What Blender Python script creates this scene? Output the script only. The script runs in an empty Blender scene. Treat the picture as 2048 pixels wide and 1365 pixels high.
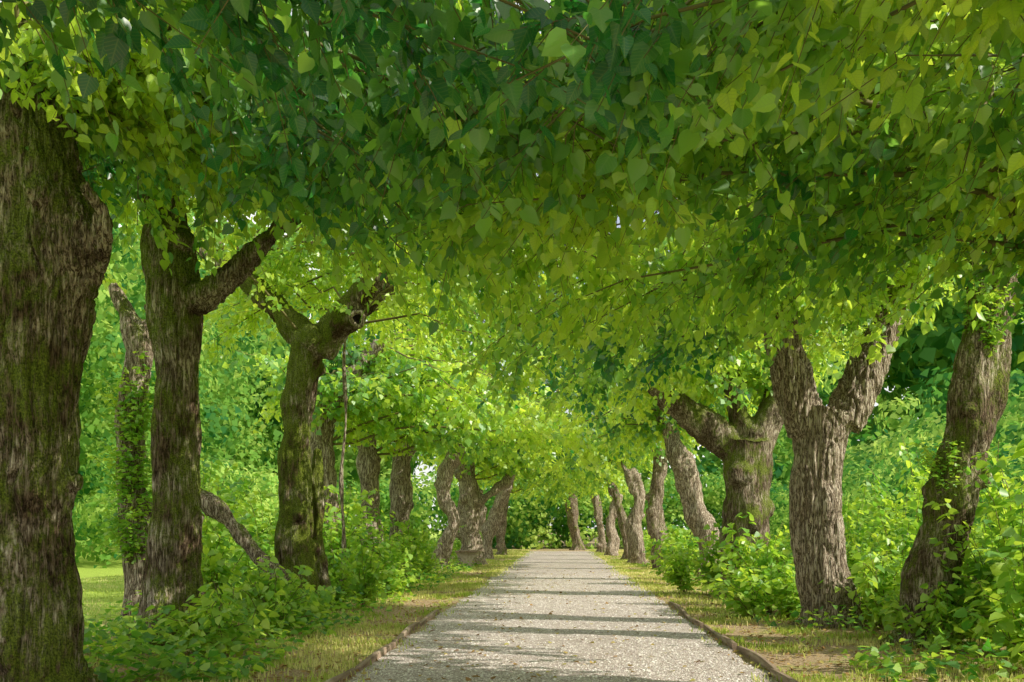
import bpy, math, numpy as np
from mathutils import Vector
F=1991.0; CH=1.37
rng=np.random.default_rng(11)
sc=bpy.context.scene; col=sc.collection
def P(px,py,d): return np.array([(px-1121)/F*d, d, CH+(1057-py)/F*d])
def nrm(a): return a/np.maximum(np.linalg.norm(a,axis=-1,keepdims=True),1e-9)
def vnoise(p):
    p=np.asarray(p,float); i=np.floor(p); f=p-i; f=f*f*(3-2*f); out=0
    for dx in (0,1):
        for dy in (0,1):
            for dz in (0,1):
                h=np.sin((i[:,0]+dx)*127.1+(i[:,1]+dy)*311.7+(i[:,2]+dz)*74.7)*43758.5453
                h=h-np.floor(h)
                out=out+h*(f[:,0] if dx else 1-f[:,0])*(f[:,1] if dy else 1-f[:,1])*(f[:,2] if dz else 1-f[:,2])
    return out
# ---------- materials
def newmat(name):
    m=bpy.data.materials.new(name); m.use_nodes=True; nt=m.node_tree; nt.nodes.clear()
    return m,nt
def N(nt,t,**k):
    n=nt.nodes.new(t)
    for a,b in k.items():
        if a in n.inputs: n.inputs[a].default_value=b
        else: setattr(n,a,b)
    return n
def ramp(nt,src,stops):
    r=nt.nodes.new('ShaderNodeValToRGB'); e=r.color_ramp.elements
    while len(e)<len(stops): e.new(0.5)
    for x,(p,c) in zip(e,stops): x.position=p; x.color=(*c,1)
    nt.links.new(src,r.inputs[0]); return r.outputs[0]
def coords(nt,scale=(1,1,1)):
    tc=nt.nodes.new('ShaderNodeTexCoord'); mp=nt.nodes.new('ShaderNodeMapping'); mp.inputs['Scale'].default_value=scale
    nt.links.new(tc.outputs['Object'],mp.inputs[0]); return mp.outputs[0]
def noise(nt,vec,scale,detail=4,rough=.6,dist=0):
    n=N(nt,'ShaderNodeTexNoise'); n.inputs['Scale'].default_value=scale; n.inputs['Detail'].default_value=detail; n.inputs['Roughness'].default_value=rough
    n.inputs['Distortion'].default_value=dist
    nt.links.new(vec,n.inputs['Vector']); return n.outputs['Fac']
def mixc(nt,f,a,b,mode='MIX'):
    m=nt.nodes.new('ShaderNodeMix'); m.data_type='RGBA'; m.blend_type=mode
    for s,v in ((m.inputs[0],f),(m.inputs[6],a),(m.inputs[7],b)):
        if isinstance(v,(int,float)): s.default_value=v
        elif isinstance(v,tuple): s.default_value=(*v,1)
        else: nt.links.new(v,s)
    return m.outputs[2]
def math_(nt,op,a,b=None,clamp=False):
    m=nt.nodes.new('ShaderNodeMath'); m.operation=op; m.use_clamp=clamp
    for s,v in zip(m.inputs,(a,b)):
        if v is None: continue
        if isinstance(v,(int,float)): s.default_value=v
        else: nt.links.new(v,s)
    return m.outputs[0]
def bump(nt,h,dist,strength=1.0,prev=None):
    b=nt.nodes.new('ShaderNodeBump'); b.inputs['Distance'].default_value=dist; b.inputs['Strength'].default_value=strength
    nt.links.new(h,b.inputs['Height'])
    if prev is not None: nt.links.new(prev,b.inputs['Normal'])
    return b.outputs[0]
def finish(nt,colr,rough=.8,nor=None,spec=.3):
    p=nt.nodes.new('ShaderNodeBsdfPrincipled'); o=nt.nodes.new('ShaderNodeOutputMaterial')
    if isinstance(colr,tuple): p.inputs['Base Color'].default_value=(*colr,1)
    else: nt.links.new(colr,p.inputs['Base Color'])
    p.inputs['Roughness'].default_value=rough; p.inputs['Specular IOR Level'].default_value=spec
    if nor is not None: nt.links.new(nor,p.inputs['Normal'])
    nt.links.new(p.outputs[0],o.inputs[0]); return p
def leafmat(name,d0,d1,d2,t0,t1,fac=.5,rough=.42,gloss=.06,veins=False):
    m,nt=newmat(name)
    a=N(nt,'ShaderNodeAttribute',attribute_name='tint')
    dc=ramp(nt,a.outputs['Fac'],[(0,d0),(.5,d1),(1,d2)])
    tcx=ramp(nt,a.outputs['Fac'],[(0,t0),(.5,tuple(x*.5+y*.5 for x,y in zip(t0,t1))),(1,t1)])
    if veins:
        lv=N(nt,'ShaderNodeAttribute',attribute_name='lv'); s=nt.nodes.new('ShaderNodeSeparateXYZ'); nt.links.new(lv.outputs['Vector'],s.inputs[0])
        x=math_(nt,'ABSOLUTE',s.outputs[0]); q=math_(nt,'SUBTRACT',s.outputs[1],math_(nt,'MULTIPLY',x,.75))
        w=math_(nt,'SINE',math_(nt,'MULTIPLY',q,38.0)); w=math_(nt,'MULTIPLY',math_(nt,'SUBTRACT',w,.55),1.6,True)
        rib=math_(nt,'MULTIPLY',math_(nt,'SUBTRACT',.04,x),25,True); vv=math_(nt,'MAXIMUM',w,rib)
        dc=mixc(nt,math_(nt,'MULTIPLY',vv,.35),dc,(.45,.6,.16))
        tcx=mixc(nt,math_(nt,'MULTIPLY',vv,.35),tcx,(.2,.42,.03))
    p=nt.nodes.new('ShaderNodeBsdfDiffuse'); nt.links.new(dc,p.inputs['Color'])
    t=nt.nodes.new('ShaderNodeBsdfTranslucent'); nt.links.new(tcx,t.inputs['Color'])
    mx=nt.nodes.new('ShaderNodeMixShader'); mx.inputs[0].default_value=fac
    nt.links.new(p.outputs[0],mx.inputs[1]); nt.links.new(t.outputs[0],mx.inputs[2]); out=mx.outputs[0]
    if gloss:
        g=nt.nodes.new('ShaderNodeBsdfGlossy'); g.inputs['Roughness'].default_value=rough
        m2=nt.nodes.new('ShaderNodeMixShader'); m2.inputs[0].default_value=gloss
        nt.links.new(out,m2.inputs[1]); nt.links.new(g.outputs[0],m2.inputs[2]); out=m2.outputs[0]
    o=nt.nodes.new('ShaderNodeOutputMaterial'); nt.links.new(out,o.inputs[0]); return m
LA=((.010,.075,.04),(.14,.43,.035),(.50,.72,.06),(.05,.36,.04),(.86,1.0,.09))
M_leaf=leafmat('linden_leaf',*LA,.58,gloss=.07)
M_leafv=leafmat('linden_leaf_veined',*LA,.58,gloss=.07,veins=True)
M_bush=leafmat('bush_leaf',(.035,.16,.03),(.18,.41,.05),(.45,.64,.09),(.14,.5,.03),(.8,.97,.08),.5)
M_far=leafmat('wood_leaf',(.03,.13,.05),(.2,.40,.07),(.55,.68,.18),(.15,.45,.05),(.8,.95,.2),.45,gloss=0)
M_grass=leafmat('grass_blade',(.14,.24,.03),(.38,.46,.07),(.80,.72,.34),(.35,.6,.05),(.85,.85,.25),.35,.6,0)
M_dry=leafmat('dry_leaf',(.22,.12,.05),(.45,.28,.12),(.50,.46,.14),(.3,.2,.06),(.6,.55,.15),.2,.7,0)
def barkmat():
    m,nt=newmat('bark')
    v=coords(nt,(1,1,.13)); v1=coords(nt)
    na=noise(nt,v,24,3,.6,.2); nb=noise(nt,v,60,2,.6,.2)
    ra=math_(nt,'MULTIPLY',math_(nt,'ABSOLUTE',math_(nt,'SUBTRACT',na,.5)),7.0,True)
    rb=math_(nt,'MULTIPLY',math_(nt,'ABSOLUTE',math_(nt,'SUBTRACT',nb,.5)),7.0,True)
    n3=noise(nt,v1,60,2); n2=noise(nt,v1,2.2,3)
    h=math_(nt,'ADD',math_(nt,'MULTIPLY',ra,.45),math_(nt,'ADD',math_(nt,'MULTIPLY',rb,.25),math_(nt,'MULTIPLY',n3,.40)))
    c=ramp(nt,h,[(.22,(.04,.03,.02)),(.42,(.25,.19,.13)),(.64,(.56,.46,.35)),(.95,(.82,.74,.61))])
    at=N(nt,'ShaderNodeAttribute',attribute_name='moss'); at.attribute_type='OBJECT'
    dk=math_(nt,'MULTIPLY',ramp(nt,n2,[(.40,(.18,.18,.18)),(.56,(1,1,1))]),math_(nt,'ADD',math_(nt,'MULTIPLY',at.outputs['Fac'],5),.15),True)
    c=mixc(nt,dk,c,(.25,.20,.15),'MULTIPLY')
    n4=noise(nt,coords(nt,(1,1,.5)),2.6,5,.78)
    g=nt.nodes.new('ShaderNodeNewGeometry'); sx=nt.nodes.new('ShaderNodeSeparateXYZ'); nt.links.new(g.outputs['Normal'],sx.inputs[0])
    mk=math_(nt,'ADD',n4,math_(nt,'MULTIPLY',sx.outputs[2],.16))
    mk=math_(nt,'ADD',mk,math_(nt,'MULTIPLY',h,-.10))
    mk=math_(nt,'ADD',mk,at.outputs['Fac'])
    mk=math_(nt,'MULTIPLY',math_(nt,'SUBTRACT',mk,.55),7,True)
    mc=ramp(nt,n3,[(.3,(.035,.06,.008)),(.7,(.26,.33,.03))])
    c=mixc(nt,math_(nt,'MULTIPLY',mk,.85),c,mc)
    b=bump(nt,h,.03,1.0)
    finish(nt,c,.9,b,.15); return m
M_bark=barkmat()
m,nt=newmat('twig'); finish(nt,(.17,.15,.05),.7); M_twig=m
def solid(name,stops,scale,stretch=(1,1,1),rough=.85,bd=.01):
    m,nt=newmat(name); n=noise(nt,coords(nt,stretch),scale,4,.65); finish(nt,ramp(nt,n,stops),rough,bump(nt,n,bd),.2); return m
M_timber=solid('weathered_timber',[(.3,(.14,.09,.06)),(.55,(.34,.25,.18)),(.75,(.52,.43,.33))],14,(1,.1,1))
M_stone=solid('bench_stone',[(.3,(.35,.28,.2)),(.7,(.62,.54,.42))],12)
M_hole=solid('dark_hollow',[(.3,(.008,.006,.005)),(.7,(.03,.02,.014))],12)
m,nt=newmat('ground_soil_grass'); v=coords(nt)
sx=nt.nodes.new('ShaderNodeSeparateXYZ'); nt.links.new(v,sx.inputs[0])
ax=math_(nt,'ABSOLUTE',sx.outputs[0]); n2=noise(nt,v,.9,4,.7); n3=noise(nt,v,34,4,.75)
soil=ramp(nt,n3,[(.3,(.17,.10,.06)),(.5,(.45,.32,.19)),(.62,(.66,.52,.34)),(.8,(.84,.73,.52))])
gr=ramp(nt,n3,[(.3,(.18,.3,.04)),(.6,(.42,.54,.09)),(.8,(.64,.68,.2))])
lawn=math_(nt,'MULTIPLY',math_(nt,'SUBTRACT',math_(nt,'ADD',ax,n2),6.6),1.2,True)
pat=math_(nt,'MULTIPLY',math_(nt,'SUBTRACT',n2,.53),6,True)
c=mixc(nt,math_(nt,'MAXIMUM',lawn,pat),soil,gr)
finish(nt,c,.95,bump(nt,n3,.03),.1); M_ground=m
m,nt=newmat('gravel'); v=coords(nt)
vo=N(nt,'ShaderNodeTexVoronoi'); vo.inputs['Scale'].default_value=58; nt.links.new(v,vo.inputs['Vector'])
sx=nt.nodes.new('ShaderNodeSeparateColor'); nt.links.new(vo.outputs['Color'],sx.inputs[0])
c=ramp(nt,sx.outputs[0],[(0,(.32,.25,.22)),(.4,(.62,.52,.47)),(.8,(.88,.79,.73)),(1,(.98,.94,.90))])
n2=noise(nt,v,1.3,4,.6)
c=mixc(nt,ramp(nt,n2,[(.4,(0,0,0)),(.7,(.5,.5,.5))]),c,(.50,.40,.34))
c=mixc(nt,.45,c,ramp(nt,vo.outputs['Distance'],[(.0,(1,1,1)),(.8,(.36,.33,.33))]),'MULTIPLY')
finish(nt,c,.95,bump(nt,math_(nt,'SUBTRACT',1.0,vo.outputs['Distance']),.014),.15); M_gravel=m
m,nt=newmat('pebble'); a=N(nt,'ShaderNodeAttribute',attribute_name='tint')
finish(nt,ramp(nt,a.outputs['Fac'],[(0,(.26,.20,.17)),(.5,(.64,.55,.49)),(1,(.98,.94,.88))]),.9); M_peb=m
# ---------- mesh helpers
def mk(name,V,Fc,mat,tint=None,smooth=False,lv=None):
    k=Fc.shape[1]; me=bpy.data.meshes.new(name)
    me.vertices.add(len(V)); me.vertices.foreach_set('co',np.ascontiguousarray(V,np.float32).ravel())
    me.loops.add(Fc.size); me.loops.foreach_set('vertex_index',Fc.astype(np.int32).ravel())
    me.polygons.add(len(Fc)); me.polygons.foreach_set('loop_start',np.arange(0,Fc.size,k,dtype=np.int32))
    me.update(calc_edges=True)
    if tint is not None:
        at=me.attributes.new('tint','FLOAT','FACE'); at.data.foreach_set('value',tint.astype(np.float32))
    if lv is not None:
        at=me.attributes.new('lv','FLOAT_VECTOR','POINT'); at.data.foreach_set('vector',np.ascontiguousarray(lv,np.float32).ravel())
    if smooth: me.polygons.foreach_set('use_smooth',np.ones(len(Fc),bool))
    me.materials.append(mat); return me
def obj(name,me,parent=None,loc=None):
    o=bpy.data.objects.new(name,me); col.objects.link(o)
    if parent: o.parent=parent
    if loc is not None: o.location=loc
    return o
LT=np.array([(0,0,0),(.25,-.10,.05),(.44,.16,.10),(.40,.46,.09),(.18,.78,.0),(0,1.06,-.14),(-.25,-.10,.05),(-.44,.16,.10),(-.40,.46,.09),(-.18,.78,.0)])
LF=np.array([(0,1,2,3,4,5),(0,5,9,8,7,6)])
MT=np.array([(0,-.02,0),(.44,.12,.09),(.34,.62,.06),(0,1.05,-.1),(-.44,.12,.09),(-.34,.62,.06)]); MF=np.array([(0,1,2,3),(0,3,5,4)])
QT=np.array([(0,-.02,0),(.48,.3,.08),(0,1.05,-.1),(-.48,.3,.08)]); QF=np.array([(0,1,2,3)])
def leaves(B,T,Nn,L,tint,name,mat,fine=2):
    T=nrm(T); S=nrm(np.cross(T,Nn)); Nn=np.cross(S,T)
    tp,tf=((QT,QF),(MT,MF),(LT,LF))[int(fine)]
    n=len(B); curl=rng.uniform(-.6,1.8,n); droop=rng.uniform(.2,1.8,n); wd=rng.uniform(.85,1.15,n)
    z=tp[None,:,2]*np.where(tp[None,:,2]<0,droop[:,None],curl[:,None])
    V=B[:,None]+L[:,None,None]*(tp[None,:,0:1]*wd[:,None,None]*S[:,None]+tp[None,:,1:2]*T[:,None]+z[:,:,None]*Nn[:,None])
    Fc=(tf[None]+np.arange(n)[:,None,None]*len(tp)).reshape(-1,tf.shape[1])
    lv=np.tile(tp,(n,1)) if fine==2 else None
    return mk(name,V.reshape(-1,3),Fc,mat,np.repeat(np.clip(tint,0,1),len(tf)),lv=lv)
def prisms(A,B,ra,rb):
    D=nrm(B-A); s=nrm(np.cross(D,np.array([.3,.5,.81]))); u=np.cross(D,s); vs=[]
    for (q,r) in ((A,ra),(B,rb)):
        for k in range(3):
            a=k*2.0944; vs.append(q+(s*math.cos(a)+u*math.sin(a))*np.asarray(r).reshape(-1,1))
    V=np.stack(vs,1); n=len(A)
    f=np.array([(0,1,4,3),(1,2,5,4),(2,0,3,5)])
    return V.reshape(-1,3),(f[None]+np.arange(n)[:,None,None]*6).reshape(-1,4)
def resample(pts,n):
    pts=np.asarray(pts,float); t=np.concatenate([[0],np.cumsum(np.linalg.norm(np.diff(pts[:,:3],axis=0),axis=1))])
    m=np.gradient(pts,t,axis=0) if len(pts)>2 else np.repeat((pts[1:]-pts[:1])/t[-1],2,0)
    x=np.linspace(0,t[-1],n); out=[]
    for xi in x:
        i=min(max(np.searchsorted(t,xi)-1,0),len(t)-2); h=t[i+1]-t[i]; s=(xi-t[i])/h
        out.append((2*s**3-3*s**2+1)*pts[i]+(s**3-2*s**2+s)*h*m[i]+(-2*s**3+3*s**2)*pts[i+1]+(s**3-s**2)*h*m[i+1])
    return np.array(out)
def tube(pts,sides):
    p=pts[:,:3]; r=np.maximum(pts[:,3],.003); T=nrm(np.gradient(p,axis=0))
    ref=np.array([0,1.,0]) if abs(T[0][1])<.8 else np.array([1.,0,0])
    s=nrm(np.cross(T,ref)); u=np.cross(T,s); a=np.arange(sides)*2*math.pi/sides
    V=p[:,None]+(s[:,None]*np.cos(a)[None,:,None]+u[:,None]*np.sin(a)[None,:,None])*r[:,None,None]
    n=len(p); F_=[]
    for i in range(n-1):
        for k in range(sides): F_.append((i*sides+k,i*sides+(k+1)%sides,(i+1)*sides+(k+1)%sides,(i+1)*sides+k))
    return V.reshape(-1,3),F_
def remesh_trunk(polys,base,vox,amp,lumps=(),wobk=1.0):
    verts=[];faces=[];off=0
    for pl in polys:
        pl=np.array(pl); pl[:,3]*=.92
        L=np.linalg.norm(np.diff(pl[:,:3],axis=0),axis=1).sum()
        q=resample(pl,max(6,int(L/.15)))
        V,Fq=tube(q,14); n=len(V)
        verts.append(V); faces+= [tuple(x+off for x in f) for f in Fq]
        faces.append(tuple(off+k for k in range(13,-1,-1))); faces.append(tuple(off+n-14+k for k in range(14))); off+=n
    import bmesh
    V=np.vstack(verts)
    me=bpy.data.meshes.new('tmp'); me.from_pydata((V-base).tolist(),[],faces)
    bm=bmesh.new(); bm.from_mesh(me)
    from mathutils import Matrix
    for (c,r) in lumps:
        bmesh.ops.create_icosphere(bm,subdivisions=2,radius=r,matrix=Matrix.Translation(Vector(c-base)))
    bmesh.ops.recalc_face_normals(bm,faces=bm.faces); bm.to_mesh(me); bm.free()
    o=bpy.data.objects.new('tmp',me); col.objects.link(o)
    md=o.modifiers.new('r','REMESH'); md.mode='VOXEL'; md.voxel_size=vox
    ms=o.modifiers.new('s','SMOOTH'); ms.iterations=4; ms.factor=.6
    dg=bpy.context.evaluated_depsgraph_get(); me2=bpy.data.meshes.new_from_object(o.evaluated_get(dg))
    bpy.data.objects.remove(o); bpy.data.meshes.remove(me)
    n=len(me2.vertices); co=np.empty(n*3,np.float32); me2.vertices.foreach_get('co',co); co=co.reshape(-1,3).astype(float)
    no=np.empty(n*3,np.float32); me2.vertices.foreach_get('normal',no); no=no.reshape(-1,3)
    w=co+base
    wob=((vnoise(w*[2.1,2.1,1.3])-.5)*.17+(vnoise(w*[5,5,2.4]+9)-.5)*.11)*wobk
    w2=w+ (vnoise(w*3)[:,None]-.5)*.08
    fur=np.abs(vnoise(w2*[19,19,1.7])-.5)*2; fur2=np.abs(vnoise(w2*[34,34,3.6]+5)-.5)*2
    d=wob+amp*(np.minimum(fur*2.2,1)-.7)+amp*.5*(np.minimum(fur2*2,1)-.6)
    co=co+no*d[:,None]
    me2.vertices.foreach_set('co',co.astype(np.float32).ravel())
    me2.polygons.foreach_set('use_smooth',np.ones(len(me2.polygons),bool))
    me2.materials.clear(); me2.materials.append(M_bark); me2.update(); me2.name='trunk'; return me2
UP=np.array([0,0,1.])
UX=[-4.5,-2,0,1.5,2.2,3,4.3,6]
PR={'L':[3.9,3.9,4.2,4.0,3.8,3.55,3.2,3.1],'Lhi':[4.8,4.7,5.3,5.2,4.75,4.1,3.5,3.4],'Lnear':[5.2,4.4,3.9,3.75,3.7,3.5,3.4,3.3],
    'R':[7.0,5.5,4.0,3.8,3.75,3.6,3.4,3.3],'Rnear':[6.6,4.6,3.05,3.25,3.4,3.4,3.35,3.3]}
def prof(x,y,s):
    """height of the underside of the foliage at a place along the avenue"""
    u=4.2+s*x if s>0 else 4.2-x
    u=np.atleast_1d(u).astype(float); y=np.atleast_1d(y).astype(float)
    if s>0:
        a,b,c=[np.interp(u,UX,PR[k]) for k in ('Lnear','Lhi','L')]
        w=np.clip((y-8.8)/1.8,0,1); w2=np.clip((y-16.5)/2.5,0,1); return (a*(1-w)+b*w)*(1-w2)+c*w2
    a,b=[np.interp(u,UX,PR[k]) for k in ('Rnear','R')]; w=np.clip((y-9.2)/1.6,0,1); return a*(1-w)+b*w
def crown(bx,by,s,starts,nb,nup,fine,step=.118,lsize=(.066,.114),m=13,vr=3.0,umax=5.3,inner=0,hole=.1,umin=None,cull=True):
    Ps=[];Ds=[];Ls=[]; tv=[];tf=[];off=0
    if umin is None: umin=-2.8 if s>0 else -2.3
    for b in range(nb+nup+inner):
        up=nb<=b<nb+nup
        if up:
            u=rng.uniform(-1.6,3.0); v=rng.uniform(-2.0,2.0); zt=rng.uniform(5.4,7.0)-abs(u)*.3
        else:
            u=rng.uniform(umin,umax) if b<nb else rng.uniform(2.4,5.2); v=rng.uniform(-vr,vr)
            zt=float(prof(s*(u-4.2),by+v,s)[0])+min(rng.exponential(.42),1.8)+.25*math.sin(v*1.7+by)
        T=np.array([s*(u-4.2),by+v,zt])
        S=starts[rng.integers(len(starts))]
        Lh=np.linalg.norm(T-S)
        C=S+(T-S)*.42+UP*(.35+.15*Lh)+rng.normal(0,.25,3)
        t=np.linspace(0,1,9)[:,None]; c=(1-t)**2*S+2*t*(1-t)*C+t*t*T
        c[1:-1]+=rng.normal(0,.05,(7,3))
        r0=.009+.0035*Lh; pr=np.hstack([c,(r0*(1-t)**.8+.003)])
        L=np.linalg.norm(np.diff(c,axis=0),axis=1).sum()
        k=int(L*.92/step); tt=rng.uniform(.06,1.02,k)
        p=np.stack([np.interp(tt,t[:,0],c[:,i]) for i in range(3)],1)
        tan=nrm(np.stack([np.interp(tt,t[:,0],nrm(np.gradient(c,axis=0))[:,i]) for i in range(3)],1))
        lat=nrm(np.cross(tan,UP))*rng.choice([-1,1],k)[:,None]
        d=nrm(tan*rng.uniform(.2,1,(k,1))+lat*rng.uniform(.3,1,(k,1))+UP*rng.uniform(-.95,.25,(k,1)))
        ls=rng.uniform(.3,.85,k)*(1.1-.3*tt); E=p+d*ls[:,None]
        fl=prof(E[:,0],E[:,1],s)-.3-.35*rng.random(k)-(0 if cull else .6)
        keep=(vnoise(p*.95+3.3)>hole)&(E[:,2]-.25*ls>fl)
        if keep.mean()<.68: continue
        V,Fq=tube(pr,5); tv.append(V); tf+= [tuple(x+off for x in f) for f in Fq]; off+=len(V)
        Ps.append(p[keep]);Ds.append(d[keep]);Ls.append(ls[keep])
    Ps=np.vstack(Ps);Ds=np.vstack(Ds);Ls=np.concatenate(Ls)
    base=np.array([bx,by,0])
    n=len(Ps); tt=(np.arange(m)[None]+rng.uniform(.2,1,(n,m)))/m
    q=Ps[:,None]+Ds[:,None]*(Ls[:,None]*tt)[:,:,None]; q[:,:,2]-=.25*Ls[:,None]*tt**2
    side=nrm(np.cross(Ds,UP))[:,None]*np.where(np.arange(m)%2,1,-1)[None,:,None]
    dr=nrm(Ds[:,None]*rng.uniform(.1,.9,(n,m,1))+side*rng.uniform(.3,1,(n,m,1))-UP*rng.uniform(-.3,1.6,(n,m,1)))
    q=(q+dr*.035).reshape(-1,3); dr=dr.reshape(-1,3)
    nn=nrm(UP+np.array([.1,-.25,0])+rng.normal(0,.62,(len(q),3)))
    L=rng.uniform(*lsize,len(q))*rng.choice([1,1,1,.7],len(q))
    sp=np.repeat(rng.random(n),m)
    tint=.32*rng.random(len(q))+.5*(sp-.35)+1.5*(vnoise(q*.6)-.25)+rng.choice([0,.35],len(q),p=[.9,.1])
    lm=leaves(q-base,dr,nn,L,tint,'crown',M_leafv if fine==2 else M_leaf,fine)
    E=Ps+Ds*Ls[:,None]; E[:,2]-=.25*Ls
    V2,F2=prisms(Ps,E,np.full(n,.0035),np.full(n,.002))
    V=np.vstack(tv+[V2]); Fc=np.vstack([np.array(tf),F2+off])
    tm=mk('branches',V-base,Fc,M_twig,smooth=True)
    return lm,tm,len(q)
def empty(name,loc,label,cat,group=None):
    e=bpy.data.objects.new(name,None); col.objects.link(e); e.location=loc; e.empty_display_size=.3
    e['label']=label; e['category']=cat
    if group: e['group']=group
    return e
GT='pollarded linden trees lining the path'
def K(d,*pts,dy=0):
    out=[]
    for i,(px,py,r) in enumerate(pts):
        f=i/(len(pts)-1); out.append([*P(px,py,d+dy*f),r])
    return np.array(out)
def roots(c,r,n,seed):
    g=np.random.default_rng(seed); out=[]
    for i in range(n):
        a=i*6.283/n+g.uniform(-.4,.4); dv=np.array([math.cos(a),math.sin(a),0]); L=r*g.uniform(1.2,1.55)
        out.append(np.array([[*(c+dv*r*.35+UP*.6),r*.34],[*(c+dv*r*.8+UP*.16),r*.28],[*(c+dv*L-UP*.06),r*.12]]))
    return out
total=0
def tree(d,s,main,limbs,label,moss=0,vox=.035,amp=.03,nb=38,nup=4,fine=1,crownmesh=None,lumps=5,rootn=6,wobk=1.0,**ck):
    global total
    main=np.array(main); b0=main[0].copy(); base=np.array([b0[0],b0[1],0.0])
    main=np.vstack([[b0[0],b0[1],-.15,b0[3]*1.18],[*(b0[:2]),.12,b0[3]*1.02],main[1:]]) if main[0][2]<.3 else np.vstack([[b0[0],b0[1],-.15,b0[3]*1.15],main])
    e=empty('linden_tree',base,label,'tree',GT)
    polys=[main]+[np.array(l) for l in limbs]+roots(base,b0[3]*.9,rootn,int(d*10))
    g=np.random.default_rng(int(d*7+3)); lp=[]
    for i in range(lumps):
        k=g.uniform(.35,1); j=k*(len(main)-1); a=main[int(j)]+(main[min(int(j)+1,len(main)-1)]-main[int(j)])*(j%1)
        an=g.uniform(0,6.28); lp.append((a[:3]+np.array([math.cos(an),math.sin(an),0])*a[3]*.8,a[3]*g.uniform(.3,.5)))
    tr=obj('trunk',remesh_trunk(polys,base,vox,amp,lp,wobk),e); tr['moss']=moss
    if crownmesh is None:
        st=[]
        for l in [np.array(l) for l in limbs]+[main]:
            if l[-1,2]>3.2 and l[-1,3]>=.079:
                for f in (0,.3,.6,.9): st.append(l[-1,:3]*(1-f)+l[-2,:3]*f)
        lm,tm,n=crown(base[0],base[1],s,st,nb,nup,fine,**ck); total+=n
    else: lm,tm=crownmesh
    obj('branches',tm,e); obj('crown',lm,e)
    return e,(lm,tm)
# --- left row
tree(3.6,1,[[-4.4,3.6,0,.42],[-4.4,3.6,1.5,.38],[-4.3,3.6,3.2,.4],[-4.3,3.6,4.2,.42]],[[[-4.3,3.6,3.9,.25],[-3.5,3.8,4.7,.15],[-2.6,4,5.2,.09]]],'broad mossy linden tree beside the gravel path',.0,vox=.05,nb=38,fine=2,inner=24,hole=0)
tree(8,1,K(8,(62,1400,.47),(52,1200,.44),(62,1000,.41),(66,800,.41),(72,620,.43),(88,490,.50),(70,370,.44),(40,200,.34),(20,60,.26)),
 [K(8,(110,560,.35),(150,450,.3),(165,380,.07),dy=-.1),K(8,(60,330,.3),(150,180,.2),(300,60,.12),dy=.5),K(8,(150,600,.10),(196,500,.085),(205,420,.07),(160,370,.07),dy=-.35)],
 'thick old linden trunk with deep furrowed bark and dark moss',.16,vox=.018,amp=.040,nb=46,lumps=6,fine=2,inner=24,hole=0,wobk=.85)
tree(11.7,1,K(11.7,(335,1310,.42),(336,1200,.34),(344,1060,.30),(350,900,.28),(350,760,.28),(350,640,.30),(345,540,.34),(325,430,.26),(300,300,.18)),
 [K(11.7,(360,600,.22),(420,590,.18),(480,535,.155),(545,470,.13),(620,390,.11),(700,310,.08),dy=-.6),K(11.7,(340,500,.18),(280,350,.15),(230,230,.1)),K(11.7,(385,1020,.08),(392,1120,.12),(392,1240,.16),(400,1310,.1))],
 'slender linden trunk with knobbly head and a long diagonal limb',.16,vox=.022,amp=.030,nb=48,fine=2,inner=10,hole=0,wobk=.65)
tree(15.7,1,K(15.7,(588,1235,.40),(585,1120,.33),(592,960,.29),(600,820,.28),(610,730,.30),(622,675,.34)),
 [K(15.7,(615,690,.27),(570,635,.24),(520,590,.20),(470,550,.15),(400,500,.1),dy=.4),K(15.7,(640,700,.30),(690,635,.27),(735,585,.24),(780,535,.20),(845,475,.15),(915,415,.09),dy=-.6),K(15.7,(685,660,.17),(710,640,.14),dy=-.35),K(16,(640,1180,.15),(636,1000,.11),(636,900,.06))],
 'forked mossy linden trunk with a sawn limb scar',.22,vox=.025,amp=.024,nb=54)
# --- right row
tree(3.8,-1,[[4.5,3.8,0,.42],[4.5,3.8,1.5,.38],[4.4,3.8,3.2,.4],[4.4,3.8,4.2,.42]],[[[4.4,3.8,3.9,.25],[3.6,3.9,4.7,.15],[2.7,4.1,5.2,.09]]],'broad linden tree beside the gravel path',.0,vox=.05,nb=34,fine=2,inner=28,hole=0)
tree(7.4,-1,[[5.0,7.4,0,.4],[5.0,7.4,1.5,.36],[4.9,7.4,3.2,.38],[4.9,7.4,4.2,.4]],[[[4.9,7.4,3.9,.25],[4.2,7.4,4.8,.15],[3.4,7.6,5.3,.09]]],'linden tree with overhanging leafy branches',.0,vox=.05,nb=44,fine=2,inner=26,hole=0)
tree(11.8,-1,K(11.8,(1852,1260,.38),(1880,1100,.32),(1920,920,.31),(1965,740,.31),(1995,560,.31),(2020,400,.28),(2030,300,.22)),
 [K(11.8,(1985,450,.18),(1910,360,.13),(1830,270,.08),dy=-.5),K(11.8,(2010,420,.18),(2070,300,.13),(2130,200,.08))],
 'leaning dark linden trunk rising out of leafy shrubs',.15,vox=.026,amp=.026,nb=42,fine=2,inner=6,hole=.05)
tree(14.1,-1,K(14.1,(1662,1258,.48),(1646,1150,.40),(1632,1010,.38),(1636,900,.40),(1652,820,.47)),
 [K(14.1,(1618,865,.34),(1590,770,.32),(1568,680,.27),(1550,600,.2),(1510,520,.12),dy=-.3),K(14.1,(1682,850,.33),(1724,765,.31),(1762,680,.26),(1798,600,.18),(1850,500,.1),dy=.4)],
 'sturdy pale linden trunk with vertical furrows and forked limbs',-.03,vox=.018,amp=.040,nb=46,lumps=1,fine=1,wobk=.55)
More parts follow.
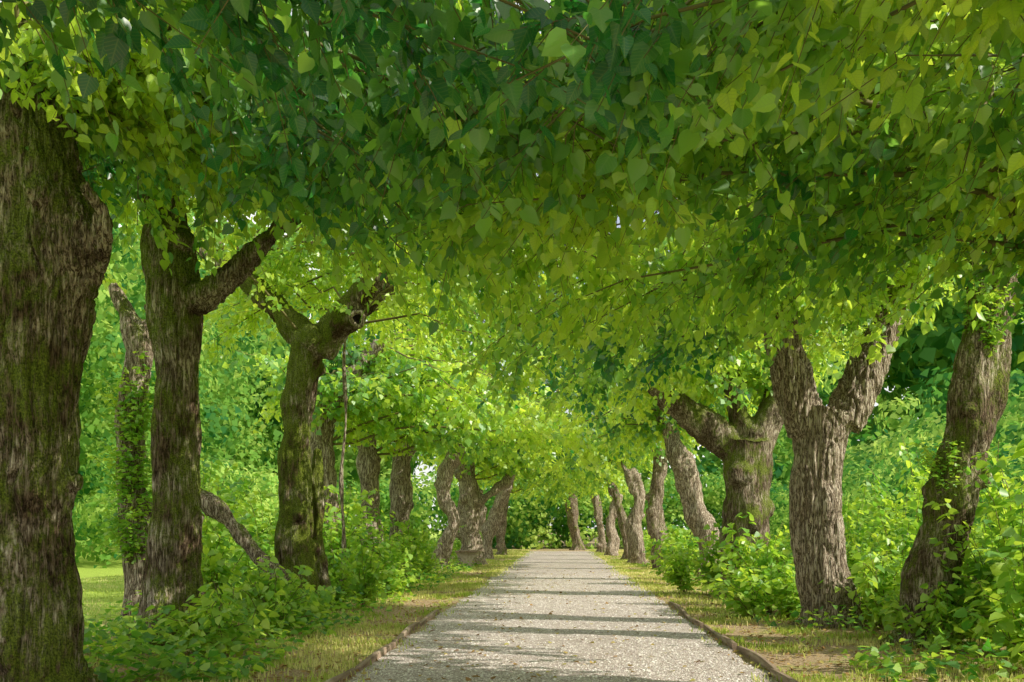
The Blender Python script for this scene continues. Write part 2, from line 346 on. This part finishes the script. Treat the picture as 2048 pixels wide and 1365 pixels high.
tree(20,-1,K(20,(1500,1180,.60),(1494,1070,.52),(1490,960,.52),(1492,880,.56)),
 [K(20,(1470,900,.36),(1410,850,.32),(1340,800,.26),(1290,760,.2),(1220,725,.12),dy=-.6),K(20,(1510,890,.36),(1555,800,.3),(1600,700,.18),dy=.2),K(20,(1490,880,.3),(1470,790,.22),(1440,700,.12))],
 'massive moss-covered linden trunk with spreading limbs',.14,vox=.035,amp=.026,nb=36,fine=0,lsize=(.11,.16),m=8)
cf=dict(fine=0,vox=.045,amp=.03,step=.125,lsize=(.12,.17),m=9,nup=3,nb=38,wobk=1.3,cull=False)
e,cl=tree(21.5,1,K(21.5,(655,1200,.36),(650,1000,.26),(648,900,.27),(655,800,.3)),[K(21.5,(650,850,.22),(700,760,.17),(760,690,.1)),K(21.5,(650,850,.22),(610,760,.13))],'sunlit linden trunk among green shrubs',-.05,**cf)
e,cl2=tree(27,1,K(27,(806,1130,.40),(800,1020,.30),(806,920,.29),(825,850,.34),(832,815,.4)),[K(27,(830,830,.28),(850,780,.2),(880,720,.1)),K(27,(825,830,.28),(800,760,.13))],'linden trunk swelling into a knuckled head',-.1,**cf)
e,cr=tree(26,-1,K(26,(1424,1100,.38),(1400,1040,.32),(1372,950,.29),(1345,880,.26),(1325,830,.25)),[K(26,(1340,880,.2),(1300,800,.16),(1250,740,.08)),K(26,(1330,850,.18),(1350,780,.1))],'pale smooth linden trunk leaning towards the path',-.2,**cf)
e,cr2=tree(33,-1,K(33,(1322,1100,.33),(1312,1010,.27),(1320,920,.28),(1315,860,.32)),[K(33,(1315,880,.18),(1280,830,.13),(1240,800,.08)),K(33,(1315,880,.18),(1340,820,.1))],'dark upright linden trunk',.05,**cf)
def ftree(d,s,main,limbs,label,moss,cm): return tree(d,s,main,limbs,label,moss,vox=.05,amp=.03,crownmesh=cm,wobk=1.4,lumps=7)
ftree(24.5,1,K(24.5,(745,1130,.34),(742,1000,.25),(738,930,.26),(725,870,.26)),[K(24.5,(735,900,.18),(760,820,.1))],'greyish linden trunk behind leafy shrubs',-.15,cl)
ftree(33,1,K(33,(880,1120,.36),(905,1040,.27),(884,985,.24),(900,930,.25),(930,880,.25),(980,852,.2)),[K(33,(960,862,.2),(1000,838,.14),(1040,800,.09))],'curved pale linden trunk bending over the path',-.2,cl2)
e6,_=ftree(37,1,K(37,(942,1110,.52),(936,1040,.42),(940,980,.42),(930,930,.36)),[K(37,(950,1010,.22),(985,985,.18),(1022,955,.13)),K(37,(930,940,.25),(965,900,.17),(990,880,.1)),K(37,(925,960,.17),(900,900,.12))],'gnarled hollow linden trunk with a dark split',-.15,cl)
ftree(44,1,K(44,(972,1105,.36),(988,1040,.28),(1010,985,.24),(1034,930,.2)),[K(44,(1010,970,.14),(1040,940,.09))],'linden trunk leaning over the path edge',-.12,cl2)
ftree(51,1,K(51,(1005,1100,.3),(1003,1040,.25),(1006,980,.25)),[],'distant linden trunk in the avenue',.06,cl)
ftree(38.5,-1,K(38.5,(1275,1108,.40),(1268,1050,.32),(1278,990,.3),(1258,940,.26)),[K(38.5,(1270,980,.18),(1255,950,.12),(1240,920,.08))],'rough brown linden trunk with forked top',-.12,cr)
ftree(43,-1,K(43,(1256,1102,.30),(1248,1050,.2),(1232,990,.18),(1216,950,.16)),[],'brown linden trunk in the avenue',.06,cr2)
ftree(49,-1,K(49,(1226,1100,.34),(1222,1050,.26),(1234,990,.24)),[],'brown linden trunk in the avenue',-.1,cr)
ftree(56,-1,K(56,(1204,1100,.30),(1200,1050,.22),(1190,990,.22)),[],'distant linden trunk in the avenue',.04,cr2)
e,_=ftree(62,-1,K(62,(1157,1102,.5),(1150,1060,.38),(1143,1010,.4),(1146,960,.36)),[],'lone dark linden trunk standing at the end of the path',.08,cr2)
ftree(58,1,K(58,(960,1098,.4),(962,1040,.3),(958,980,.3)),[],'distant linden trunk in the avenue',0,cl2)
def simple_trunk(name,polys,label,cat,moss,vox=.03,base=None,amp=.02,wobk=1.0):
    polys=[np.array(p) for p in polys]; base=np.array([polys[0][0][0],polys[0][0][1],0.]) if base is None else base
    o=obj(name,remesh_trunk(polys,base,vox,amp,(),wobk),None,base); o['moss']=moss; o['label']=label; o['category']=cat; return o
simple_trunk('dead_tree',[K(14.3,(290,1260,.30),(280,1100,.24),(262,950,.19),(258,800,.19),(275,680,.2),(225,570,.1)),K(14.3,(275,700,.18),(300,640,.09),(296,600,.03))],'broken dead trunk with torn reddish top',"tree",.05)
simple_trunk('fallen_tree',[K(14.2,(330,950,.09),(395,985,.11),(455,1040,.13),(510,1100,.14),(560,1165,.14),(630,1275,.14))],'fallen arched dead limb slanting down among the shrubs','fallen tree',.02)
simple_trunk('sapling',[K(17.2,(684,1220,.045),(688,1080,.04),(682,960,.04),(692,830,.035),(688,720,.03),(700,600,.02))],'thin pale sapling stem growing among shrubs','sapling',-.2,.018,amp=.005,wobk=.25)
kn=P(715,638,15.14); dirn=nrm(np.array([.35,-1,.05]))
def ring(name,c,axis,R,r,mat):
    a=nrm(axis); s=nrm(np.cross(a,UP)); u=np.cross(s,a); V=[];Fc=[];n=28;m_=10
    for i in range(n):
        th=i*6.2832/n; rd=s*math.cos(th)+u*math.sin(th)*1.15; RR=R*(1+.09*math.sin(3*th+1)+.05*math.sin(7*th))
        for j in range(m_):
            ph=j*6.2832/m_; V.append(rd*(RR+r*math.cos(ph))+a*r*1.1*math.sin(ph))
    for i in range(n):
        for j in range(m_): Fc.append((i*m_+j,((i+1)%n)*m_+j,((i+1)%n)*m_+(j+1)%m_,i*m_+(j+1)%m_))
    return mk(name,np.array(V),np.array(Fc),mat,smooth=True)
t3=[o for o in col.objects if o.name.startswith('linden_tree') and abs(o.location.y-15.7)<.01][0]
r=obj('limb_scar',ring('limb_scar',kn,dirn,.095,.032,M_bark),t3,Vector(kn)-t3.location); r['moss']=-.1
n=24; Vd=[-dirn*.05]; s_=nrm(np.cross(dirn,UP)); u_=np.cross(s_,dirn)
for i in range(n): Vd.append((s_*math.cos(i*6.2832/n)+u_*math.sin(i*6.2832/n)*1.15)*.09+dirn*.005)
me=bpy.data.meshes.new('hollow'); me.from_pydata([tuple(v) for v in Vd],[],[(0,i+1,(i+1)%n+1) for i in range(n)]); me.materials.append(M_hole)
h=obj('hollow',me,t3,Vector(kn)-t3.location)
# ---------- ground, path
def sheet(name,x0,x1,y0,y1,z,mat,nx=1,ny=1,jit=0):
    xs=np.linspace(x0,x1,nx+1); ys=np.linspace(y0,y1,ny+1); X,Y=np.meshgrid(xs,ys); V=np.stack([X.ravel(),Y.ravel(),np.full(X.size,z)],1)
    if jit:
        e=(V[:,0]==x0)|(V[:,0]==x1); V[e,0]+=(vnoise(V[e]*[1,2.2,1])-.5)*jit
    Fc=[(j*(nx+1)+i,j*(nx+1)+i+1,(j+1)*(nx+1)+i+1,(j+1)*(nx+1)+i) for j in range(ny) for i in range(nx)]
    o=obj(name,mk(name,V,np.array(Fc),mat)); o['kind']='structure'; o['label']=name.replace('_',' '); o['category']=name; return o
g=sheet('ground',-400,400,-200,600,0,M_ground); g['label']='grassy ground with bare soil under the trees'
p=sheet('path',-1.9,1.9,-6,59,.006,M_gravel,2,260,.22); p['label']='pale gravel path running between the trees'
def board(x,y0,y1,lab):
    w=.028;hh=.065; n=10; ys=np.linspace(y0,y1,n); V=[];k=rng.uniform(0,9)
    for y in ys:
        ox=.025*math.sin(y*1.1+k); oz=.018*math.sin(y*2.3+k)
        for (a,b) in ((-w,-.05),(-w,hh-.008),(-w+.01,hh),(w-.01,hh),(w,hh-.008),(w,-.05)): V.append((a+ox,y-y0,b+oz))
    Fc=[(i*6+j,i*6+(j+1)%6,(i+1)*6+(j+1)%6,(i+1)*6+j) for i in range(n-1) for j in range(6)]
    me=bpy.data.meshes.new('edging_board'); me.from_pydata(V,[],Fc+[(0,5,4,3,2,1),tuple((n-1)*6+j for j in range(6))]); me.materials.append(M_timber)
    o=obj('edging_board',me,None,(x,y0,0)); o['label']=lab; o['category']='path edging'; o['group']='timber boards edging the path'
for s in (-1,1):
    y=5.0
    while y<(14 if s<0 else 16.5):
        L=rng.uniform(1.7,2.4); board(s*1.97+rng.uniform(-.03,.03),y,y+L-.03,'weathered timber edging board along the gravel path'); y+=L
n=42000; y=7.5+22*rng.random(n)**1.9; x=rng.uniform(-1.9,1.9,n); r=rng.uniform(.005,.012,n)*(1+.6*(rng.random(n)>.93))
OT=np.array([(1,0,0),(0,1,0),(-1,0,0),(0,-1,0),(0,0,.65),(.75,.7,.1)]); OF=np.array([(0,5,4),(5,1,4),(1,2,4),(2,3,4),(3,0,4)])
a=rng.uniform(0,6.28,n); ca,sa=np.cos(a),np.sin(a); sxx=rng.uniform(.7,1.4,n)
V=np.stack([(OT[None,:,0]*sxx[:,None]*ca[:,None]-OT[None,:,1]*sa[:,None])*r[:,None]+x[:,None],(OT[None,:,0]*sxx[:,None]*sa[:,None]+OT[None,:,1]*ca[:,None])*r[:,None]+y[:,None],OT[None,:,2]*r[:,None]+.006+0*y[:,None]],2)
Fc=(OF[None]+np.arange(n)[:,None,None]*6).reshape(-1,3)
o=obj('gravel_stones',mk('gravel_stones',V.reshape(-1,3),Fc,M_peb,np.repeat(rng.random(n),5))); o['kind']='stuff'; o['label']='loose pale gravel stones on the path'; o['category']='gravel'
def grass(name,X,Y,H,label):
    n=len(X); a=rng.uniform(0,6.28,n); w=rng.uniform(.003,.007,n)*(1+Y*.035); b=np.stack([X,Y,np.zeros(n)],1)
    s=np.stack([np.cos(a),np.sin(a),np.zeros(n)],1); l=np.stack([-np.sin(a),np.cos(a),np.zeros(n)],1)*rng.normal(0,.45,(n,1))
    m1=b+UP*H[:,None]*.6+l*H[:,None]*.4; tp=b+UP*H[:,None]*.9+l*H[:,None]*1.1
    V=np.stack([b-s*w[:,None],b+s*w[:,None],m1+s*w[:,None]*.7,m1-s*w[:,None]*.7,tp-s*w[:,None]*.1,tp+s*w[:,None]*.1],1)
    Fq=np.array([(0,1,2,3),(3,2,5,4)]); Fc=(Fq[None]+np.arange(n)[:,None,None]*6).reshape(-1,4)
    t=np.clip(.5*rng.random(n)+1.1*(vnoise(b*1.7)-.1),0,1)
    o=obj(name,mk(name,V.reshape(-1,3),Fc,M_grass,np.repeat(t,2))); o['kind']='stuff'; o['label']=label; o['category']='grass'
n=140000; Y=6+56*rng.random(n)**1.8; s=rng.choice([-1,1],n); X=s*(2.01+3.0*rng.random(n)**1.3-.3*(rng.random(n)<.1)-.25*(Y>19)*rng.random(n))
dens=vnoise(np.stack([X*1.6,Y*1.6,X*0],1)); k=dens+rng.normal(0,.10,n)>np.where(Y>20,.42,.52); X,Y=X[k],Y[k]
grass('verge_grass',X,Y,rng.uniform(.02,.09,len(X)),'patchy yellow-green grass verge along the path')
n=30000; Y=9+26*rng.random(n); X=rng.choice([-1,1],n)*(5+8*rng.random(n)); grass('lawn_grass',X,Y,rng.uniform(.03,.06,n),'mown sunlit lawn beyond the trees')
n=13000; Y=7.5+28*rng.random(n)**1.6; X=np.where(rng.random(n)<.08,rng.uniform(-2,2,n),rng.choice([-1,1],n)*rng.uniform(1.9,5.5,n))
B=np.stack([X,Y,np.full(n,.02)],1); a=rng.uniform(0,6.28,n); T=np.stack([np.cos(a),np.sin(a),rng.normal(0,.15,n)],1)
o=obj('fallen_leaves',leaves(B,T,nrm(UP+rng.normal(0,.3,(n,3))),rng.uniform(.025,.065,n),rng.random(n),'fallen_leaves',M_dry,1)); o['kind']='stuff'; o['label']='dry fallen leaves scattered on path and verge'; o['category']='fallen leaves'
# ---------- bushes
def bushmesh(h,w,ns,lpm,lsize,mat):
    A=[];Bq=[];LB=[];LDr=[]
    for i in range(ns):
        a=rng.uniform(0,6.28); rr=w*rng.uniform(.05,1)**.8; hh=h*rng.uniform(.3,1.1)*(1-.25*(rr/w)**2)
        b=np.array([math.cos(a)*.02,math.sin(a)*.02,0]); tpt=np.array([math.cos(a)*rr,math.sin(a)*rr,hh])
        c=(b+tpt)/2+UP*hh*.25-np.array([tpt[0],tpt[1],0])*.15; t=np.linspace(0,1,7)[:,None]; pt=(1-t)**2*b+2*t*(1-t)*c+t*t*tpt+rng.normal(0,.025,(7,3)); pt[0]=b
        A.append(pt[:-1]);Bq.append(pt[1:])
        L=np.linalg.norm(np.diff(pt,axis=0),axis=1).sum(); k=int(L*lpm); tt=rng.uniform(.15,1,k)
        q=np.stack([np.interp(tt,t[:,0],pt[:,j]) for j in range(3)],1)
        az=rng.uniform(0,6.28,k); d=nrm(np.stack([np.cos(az),np.sin(az),rng.uniform(-.5,.4,k)],1))
        LB.append(q+d*rng.uniform(.02,.16,(k,1))); LDr.append(nrm(d-UP*rng.uniform(-.1,.8,(k,1))))
    A=np.vstack(A);Bq=np.vstack(Bq);LB=np.vstack(LB);LDr=np.vstack(LDr)
    V,Fc=prisms(A,Bq,np.full(len(A),.006),np.full(len(A),.004))
    k=len(LB); LB[:,2]=np.maximum(LB[:,2],.05)
    return mk('stems',V,Fc,M_twig),leaves(LB,LDr,nrm(UP*1.1+rng.normal(0,.5,(k,3))),rng.uniform(*lsize,k),.6*rng.random(k)+.8*vnoise(LB*2+5)-.14+.18*(LB[:,2]/h),'foliage',mat,1)
BV=[bushmesh(1.45,.8,22,20,(.09,.175),M_bush) for _ in range(3)]+[bushmesh(.85,.7,18,22,(.08,.155),M_bush) for _ in range(2)]
TV=[bushmesh(2.7,1.0,28,18,(.09,.165),M_bush) for _ in range(2)]
def bush(x,y,vm,s,lab='leafy green shrub growing under the trees',z=0):
    e=empty('bush',(x,y,z),lab,'shrub','shrubs growing between the trees'); e.rotation_euler[2]=rng.uniform(0,6.28); e.scale=(s*rng.uniform(.85,1.15),s,s*rng.uniform(.7,1.25))
    obj('stems',vm[0],e); obj('foliage',vm[1],e)
for d in np.arange(9.6,50,1.5):
    for r_ in range(2):
        x=-(3.9+rng.uniform(-.3,.5)+r_*1.2); y=d+rng.uniform(-.5,.5); px=x/y*F+1121
        v=BV[rng.integers(3)] if (r_ or d>12) else BV[3+rng.integers(2)]; s=rng.uniform(.6,1.05)*(1 if d<32 else .8)
        if px<330 and d<17:
            if px<290 : continue
            v=BV[3+rng.integers(2)]; s=.5
        if y<15.7 and 500<px<690: s*=.68
        if abs(x+4.6)<.75 and abs(y-11.3)<1.0: continue
        if 30<y<37 and x>-4.7: continue
        bush(x,y,v,s)
for (x,d,v,s) in [(-3.55,10.4,3,.8),(-3.6,12.5,4,.85),(-3.6,13.9,4,.8),(-3.4,17.2,1,.8),(-3.4,19.6,2,.8),(-5.0,13.2,2,.7)]:
    bush(x,d,BV[v],s)
for (px,d,s) in [(450,18.5,.95),(430,23,1.2),(560,21,1.15),(720,22,1.0),(690,19,.95),(760,26,.9)]:
    bush((px-1121)/F*d-.2,d,TV[rng.integers(2)],s,'tall leafy shrub with arching shoots')
for (px,py,d,s) in [(262,1010,14.15,.62),(268,900,14.15,.55),(262,1130,14.1,.5)]:
    q=P(px,py,d); bush(q[0],d,TV[rng.integers(2)],s,'leafy shoots sprouting from the dead trunk',z=q[2])
for (px,py,d,s) in [(1900,1000,11.6,.42),(1975,720,11.6,.4)]:
    q=P(px,py,d); bush(q[0],d,TV[rng.integers(2)],s,'leafy shoots climbing the leaning trunk',z=q[2])
for (px,d,v,s) in [(1370,21,0,.9),(1430,20.5,1,.95),(1345,24,0,.85),(1480,17.5,1,.9),(1540,16,2,.85),(1500,15.2,3,1.0),(1575,15.2,0,.7),(1600,16,1,.85),(1730,15,2,.85),(1790,14.2,0,.85),(1760,13.4,3,1.0),(1830,12.6,1,.75),(1910,11.5,2,.8),(1850,11.7,4,.9),(1890,11.2,3,.8),(2040,10.6,1,1.0),(2080,9.2,2,.95),(1880,13.5,0,.9),(1990,12.2,1,1.05),(1690,16.5,0,.9),(1640,18,1,.9),(1560,19,2,.95)]:
    bush((px-1121)/F*d,d,BV[v],s)
for (px,d,s) in [(1800,16,.75),(2000,11.4,.8),(2060,10.8,.95),(1850,18,1.1),(1700,19,.8),(2010,16,1.2)]:
    bush((px-1121)/F*d,d,TV[rng.integers(2)],s,'tall leafy shrub with arching shoots')
for d in np.arange(26,56,2.2):
    bush(3.9+rng.uniform(-.3,.8),d,BV[rng.integers(3)],rng.uniform(.45,.8))
bush(P(905,1060,34.6)[0],34.6,BV[3],.6,'dense tuft of leaves sprouting beside the trunk',z=1.1)
n=20000; Y=8.6+30*rng.random(n)**1.5; s=rng.choice([-1,1],n,p=[.7,.3]); X=s*(2.8+3.4*rng.random(n)**.8)
k=vnoise(np.stack([X*1.1,Y*1.1,X*0+3],1))+rng.normal(0,.08,n)>np.where(X<0,.42,.52); X,Y=X[k],Y[k]; n=len(X)
hz=rng.random(n)**1.2*.40*np.clip((np.abs(X)-2.6)/1.1,.12,1)+.02; B=np.stack([X,Y,hz],1); a=rng.uniform(0,6.28,n)
T=np.stack([np.cos(a),np.sin(a),rng.uniform(-.6,.2,n)],1)
o=obj('ground_cover',leaves(B,T,nrm(UP+rng.normal(0,.4,(n,3))),rng.uniform(.05,.13,n),rng.random(n),'ground_cover',M_bush,1)); o['kind']='stuff'; o['label']='low leafy weeds and ivy under the trees'; o['category']='ground cover'
# ---------- woodland masses
def wood(name,regions,label):
    Bs=[];Ns=[];Ti=[];Ss=[]
    for (x0,x1,y0,y1,z0,z1,nc,rc,per,tb,ls) in regions:
        for i in range(nc):
            c=np.array([rng.uniform(x0,x1),rng.uniform(y0,y1),z0+(z1-z0)*rng.random()**.9]); R=rc*rng.uniform(.7,1.3)
            v=nrm(rng.normal(0,1,(per,3))); Bs.append(c+v*R*np.array([1,1,.75])*rng.uniform(.75,1.05,(per,1))); Ns.append(v); Ti.append(np.clip(tb+rng.uniform(-.45,.35)+rng.normal(0,.13,per),0,1)); Ss.append(rng.uniform(.7,1.3,per)*ls)
    B=np.vstack(Bs);Nn=np.vstack(Ns);t=np.concatenate(Ti);S=np.concatenate(Ss); k=B[:,2]>.03; B,Nn,t,S=B[k],Nn[k],t[k],S[k]
    T=nrm(np.cross(Nn,rng.normal(0,1,B.shape))-UP*.3)
    o=obj(name,leaves(B,T,nrm(Nn+UP*.4+rng.normal(0,.3,B.shape)),S,t,name,M_far,0)); o['kind']='stuff'; o['label']=label; o['category']='woodland'
wood('distant_woodland',[(-14,14,65,73,0,4.5,230,1.4,130,.5,.28),(-24,24,74,90,3,20,190,2.8,110,.3,.6),
 (-19,-14,34,70,0,4,150,1.3,150,.55,.22),(-31,-21,26,84,1.5,16,320,2.3,130,.45,.38),(-46,-30,10,90,2,26,200,3.6,110,.35,.7),(-26,-19,16,34,0,1.6,60,.9,140,.9,.18),
 (-80,-24,90,140,2,36,200,5.5,110,.35,1.4),(24,80,90,140,2,36,200,5.5,110,.35,1.4),
 (11.5,16,22,70,0,3.5,170,1.2,150,.4,.2),(17,25,16,80,1.0,6.5,240,1.7,140,.4,.3),(28,42,6,90,1,12,250,2.8,110,.3,.6)],'dense sunlit woodland surrounding the park')
# ---------- bench
bb=P(938,1137,35.2); e=empty('park_bench',(bb[0],bb[1],0),'low bench with wooden plank seat on curved stone supports','bench')
def boxm(name,bs,mat,bev=.012):
    import bmesh
    bm=bmesh.new()
    from mathutils import Matrix
    for (c,sz) in bs:
        bmesh.ops.create_cube(bm,size=1,matrix=Matrix.Translation(c)@Matrix.Diagonal((*sz,1)))
    bmesh.ops.bevel(bm,geom=bm.edges[:],offset=bev,segments=2,affect='EDGES'); me=bpy.data.meshes.new(name); bm.to_mesh(me); bm.free(); me.materials.append(mat); return me
obj('seat',boxm('seat',[((-.32+.2*i,0,.56),(.18,1.6,.06)) for i in range(4)],M_timber),e)
def support(y):
    prof_=[(-.38,.53),(.38,.53),(.36,.42),(.22,.34),(.14,.2),(.22,.06),(.28,-.03),(-.28,-.03),(-.22,.06),(-.14,.2),(-.22,.34),(-.36,.42)]
    n=len(prof_); V=[(a,y-.11,b) for a,b in prof_]+[(a,y+.11,b) for a,b in prof_]
    me=bpy.data.meshes.new('leg'); me.from_pydata(V,[],[tuple(range(n)),tuple(range(2*n-1,n-1,-1))]+[(i,i+n,(i+1)%n+n,(i+1)%n) for i in range(n)]); me.materials.append(M_stone); obj('leg',me,e)
support(-.55);support(.55)
# ---------- light
el=math.radians(35); az=math.radians(16)
ts=Vector((math.cos(el)*math.cos(az),-math.cos(el)*math.sin(az),math.sin(el)))
sd=bpy.data.lights.new('sun','SUN'); sd.energy=5; sd.angle=math.radians(.5); sd.color=(1,.94,.82)
so=bpy.data.objects.new('sun',sd); col.objects.link(so); so.rotation_euler=(-ts).to_track_quat('-Z','Y').to_euler(); so.location=(20,0,20)
w=bpy.data.worlds.new('World'); sc.world=w; w.use_nodes=True; nt=w.node_tree
sk=nt.nodes.new('ShaderNodeTexSky'); sk.sky_type='NISHITA'; sk.sun_disc=False; sk.sun_elevation=el; sk.sun_rotation=math.atan2(ts.x,ts.y); sk.dust_density=2.0; sk.ozone_density=1.0
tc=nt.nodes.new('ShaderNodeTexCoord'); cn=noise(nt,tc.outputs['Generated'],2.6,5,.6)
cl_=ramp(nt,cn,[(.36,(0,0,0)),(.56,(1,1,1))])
skc=mixc(nt,cl_,sk.outputs[0],(9.5,9.4,9.1))  # bright white clouds added to the sky for ambient fill and whiter gaps
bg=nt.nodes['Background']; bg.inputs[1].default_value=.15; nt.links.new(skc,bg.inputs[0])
cd=bpy.data.cameras.new('camera'); cd.lens=35; cd.sensor_width=36; cd.shift_x=-97/2048; cd.shift_y=(1057-682.5)/2048; cd.clip_end=2000; cd.clip_start=.05
co=bpy.data.objects.new('camera',cd); col.objects.link(co); co.location=(0,0,CH); co.rotation_euler=(math.radians(90),0,0); sc.camera=co
sc.view_settings.view_transform='Standard'; sc.view_settings.look='None'; sc.view_settings.exposure=0
print('LEAVES',total)
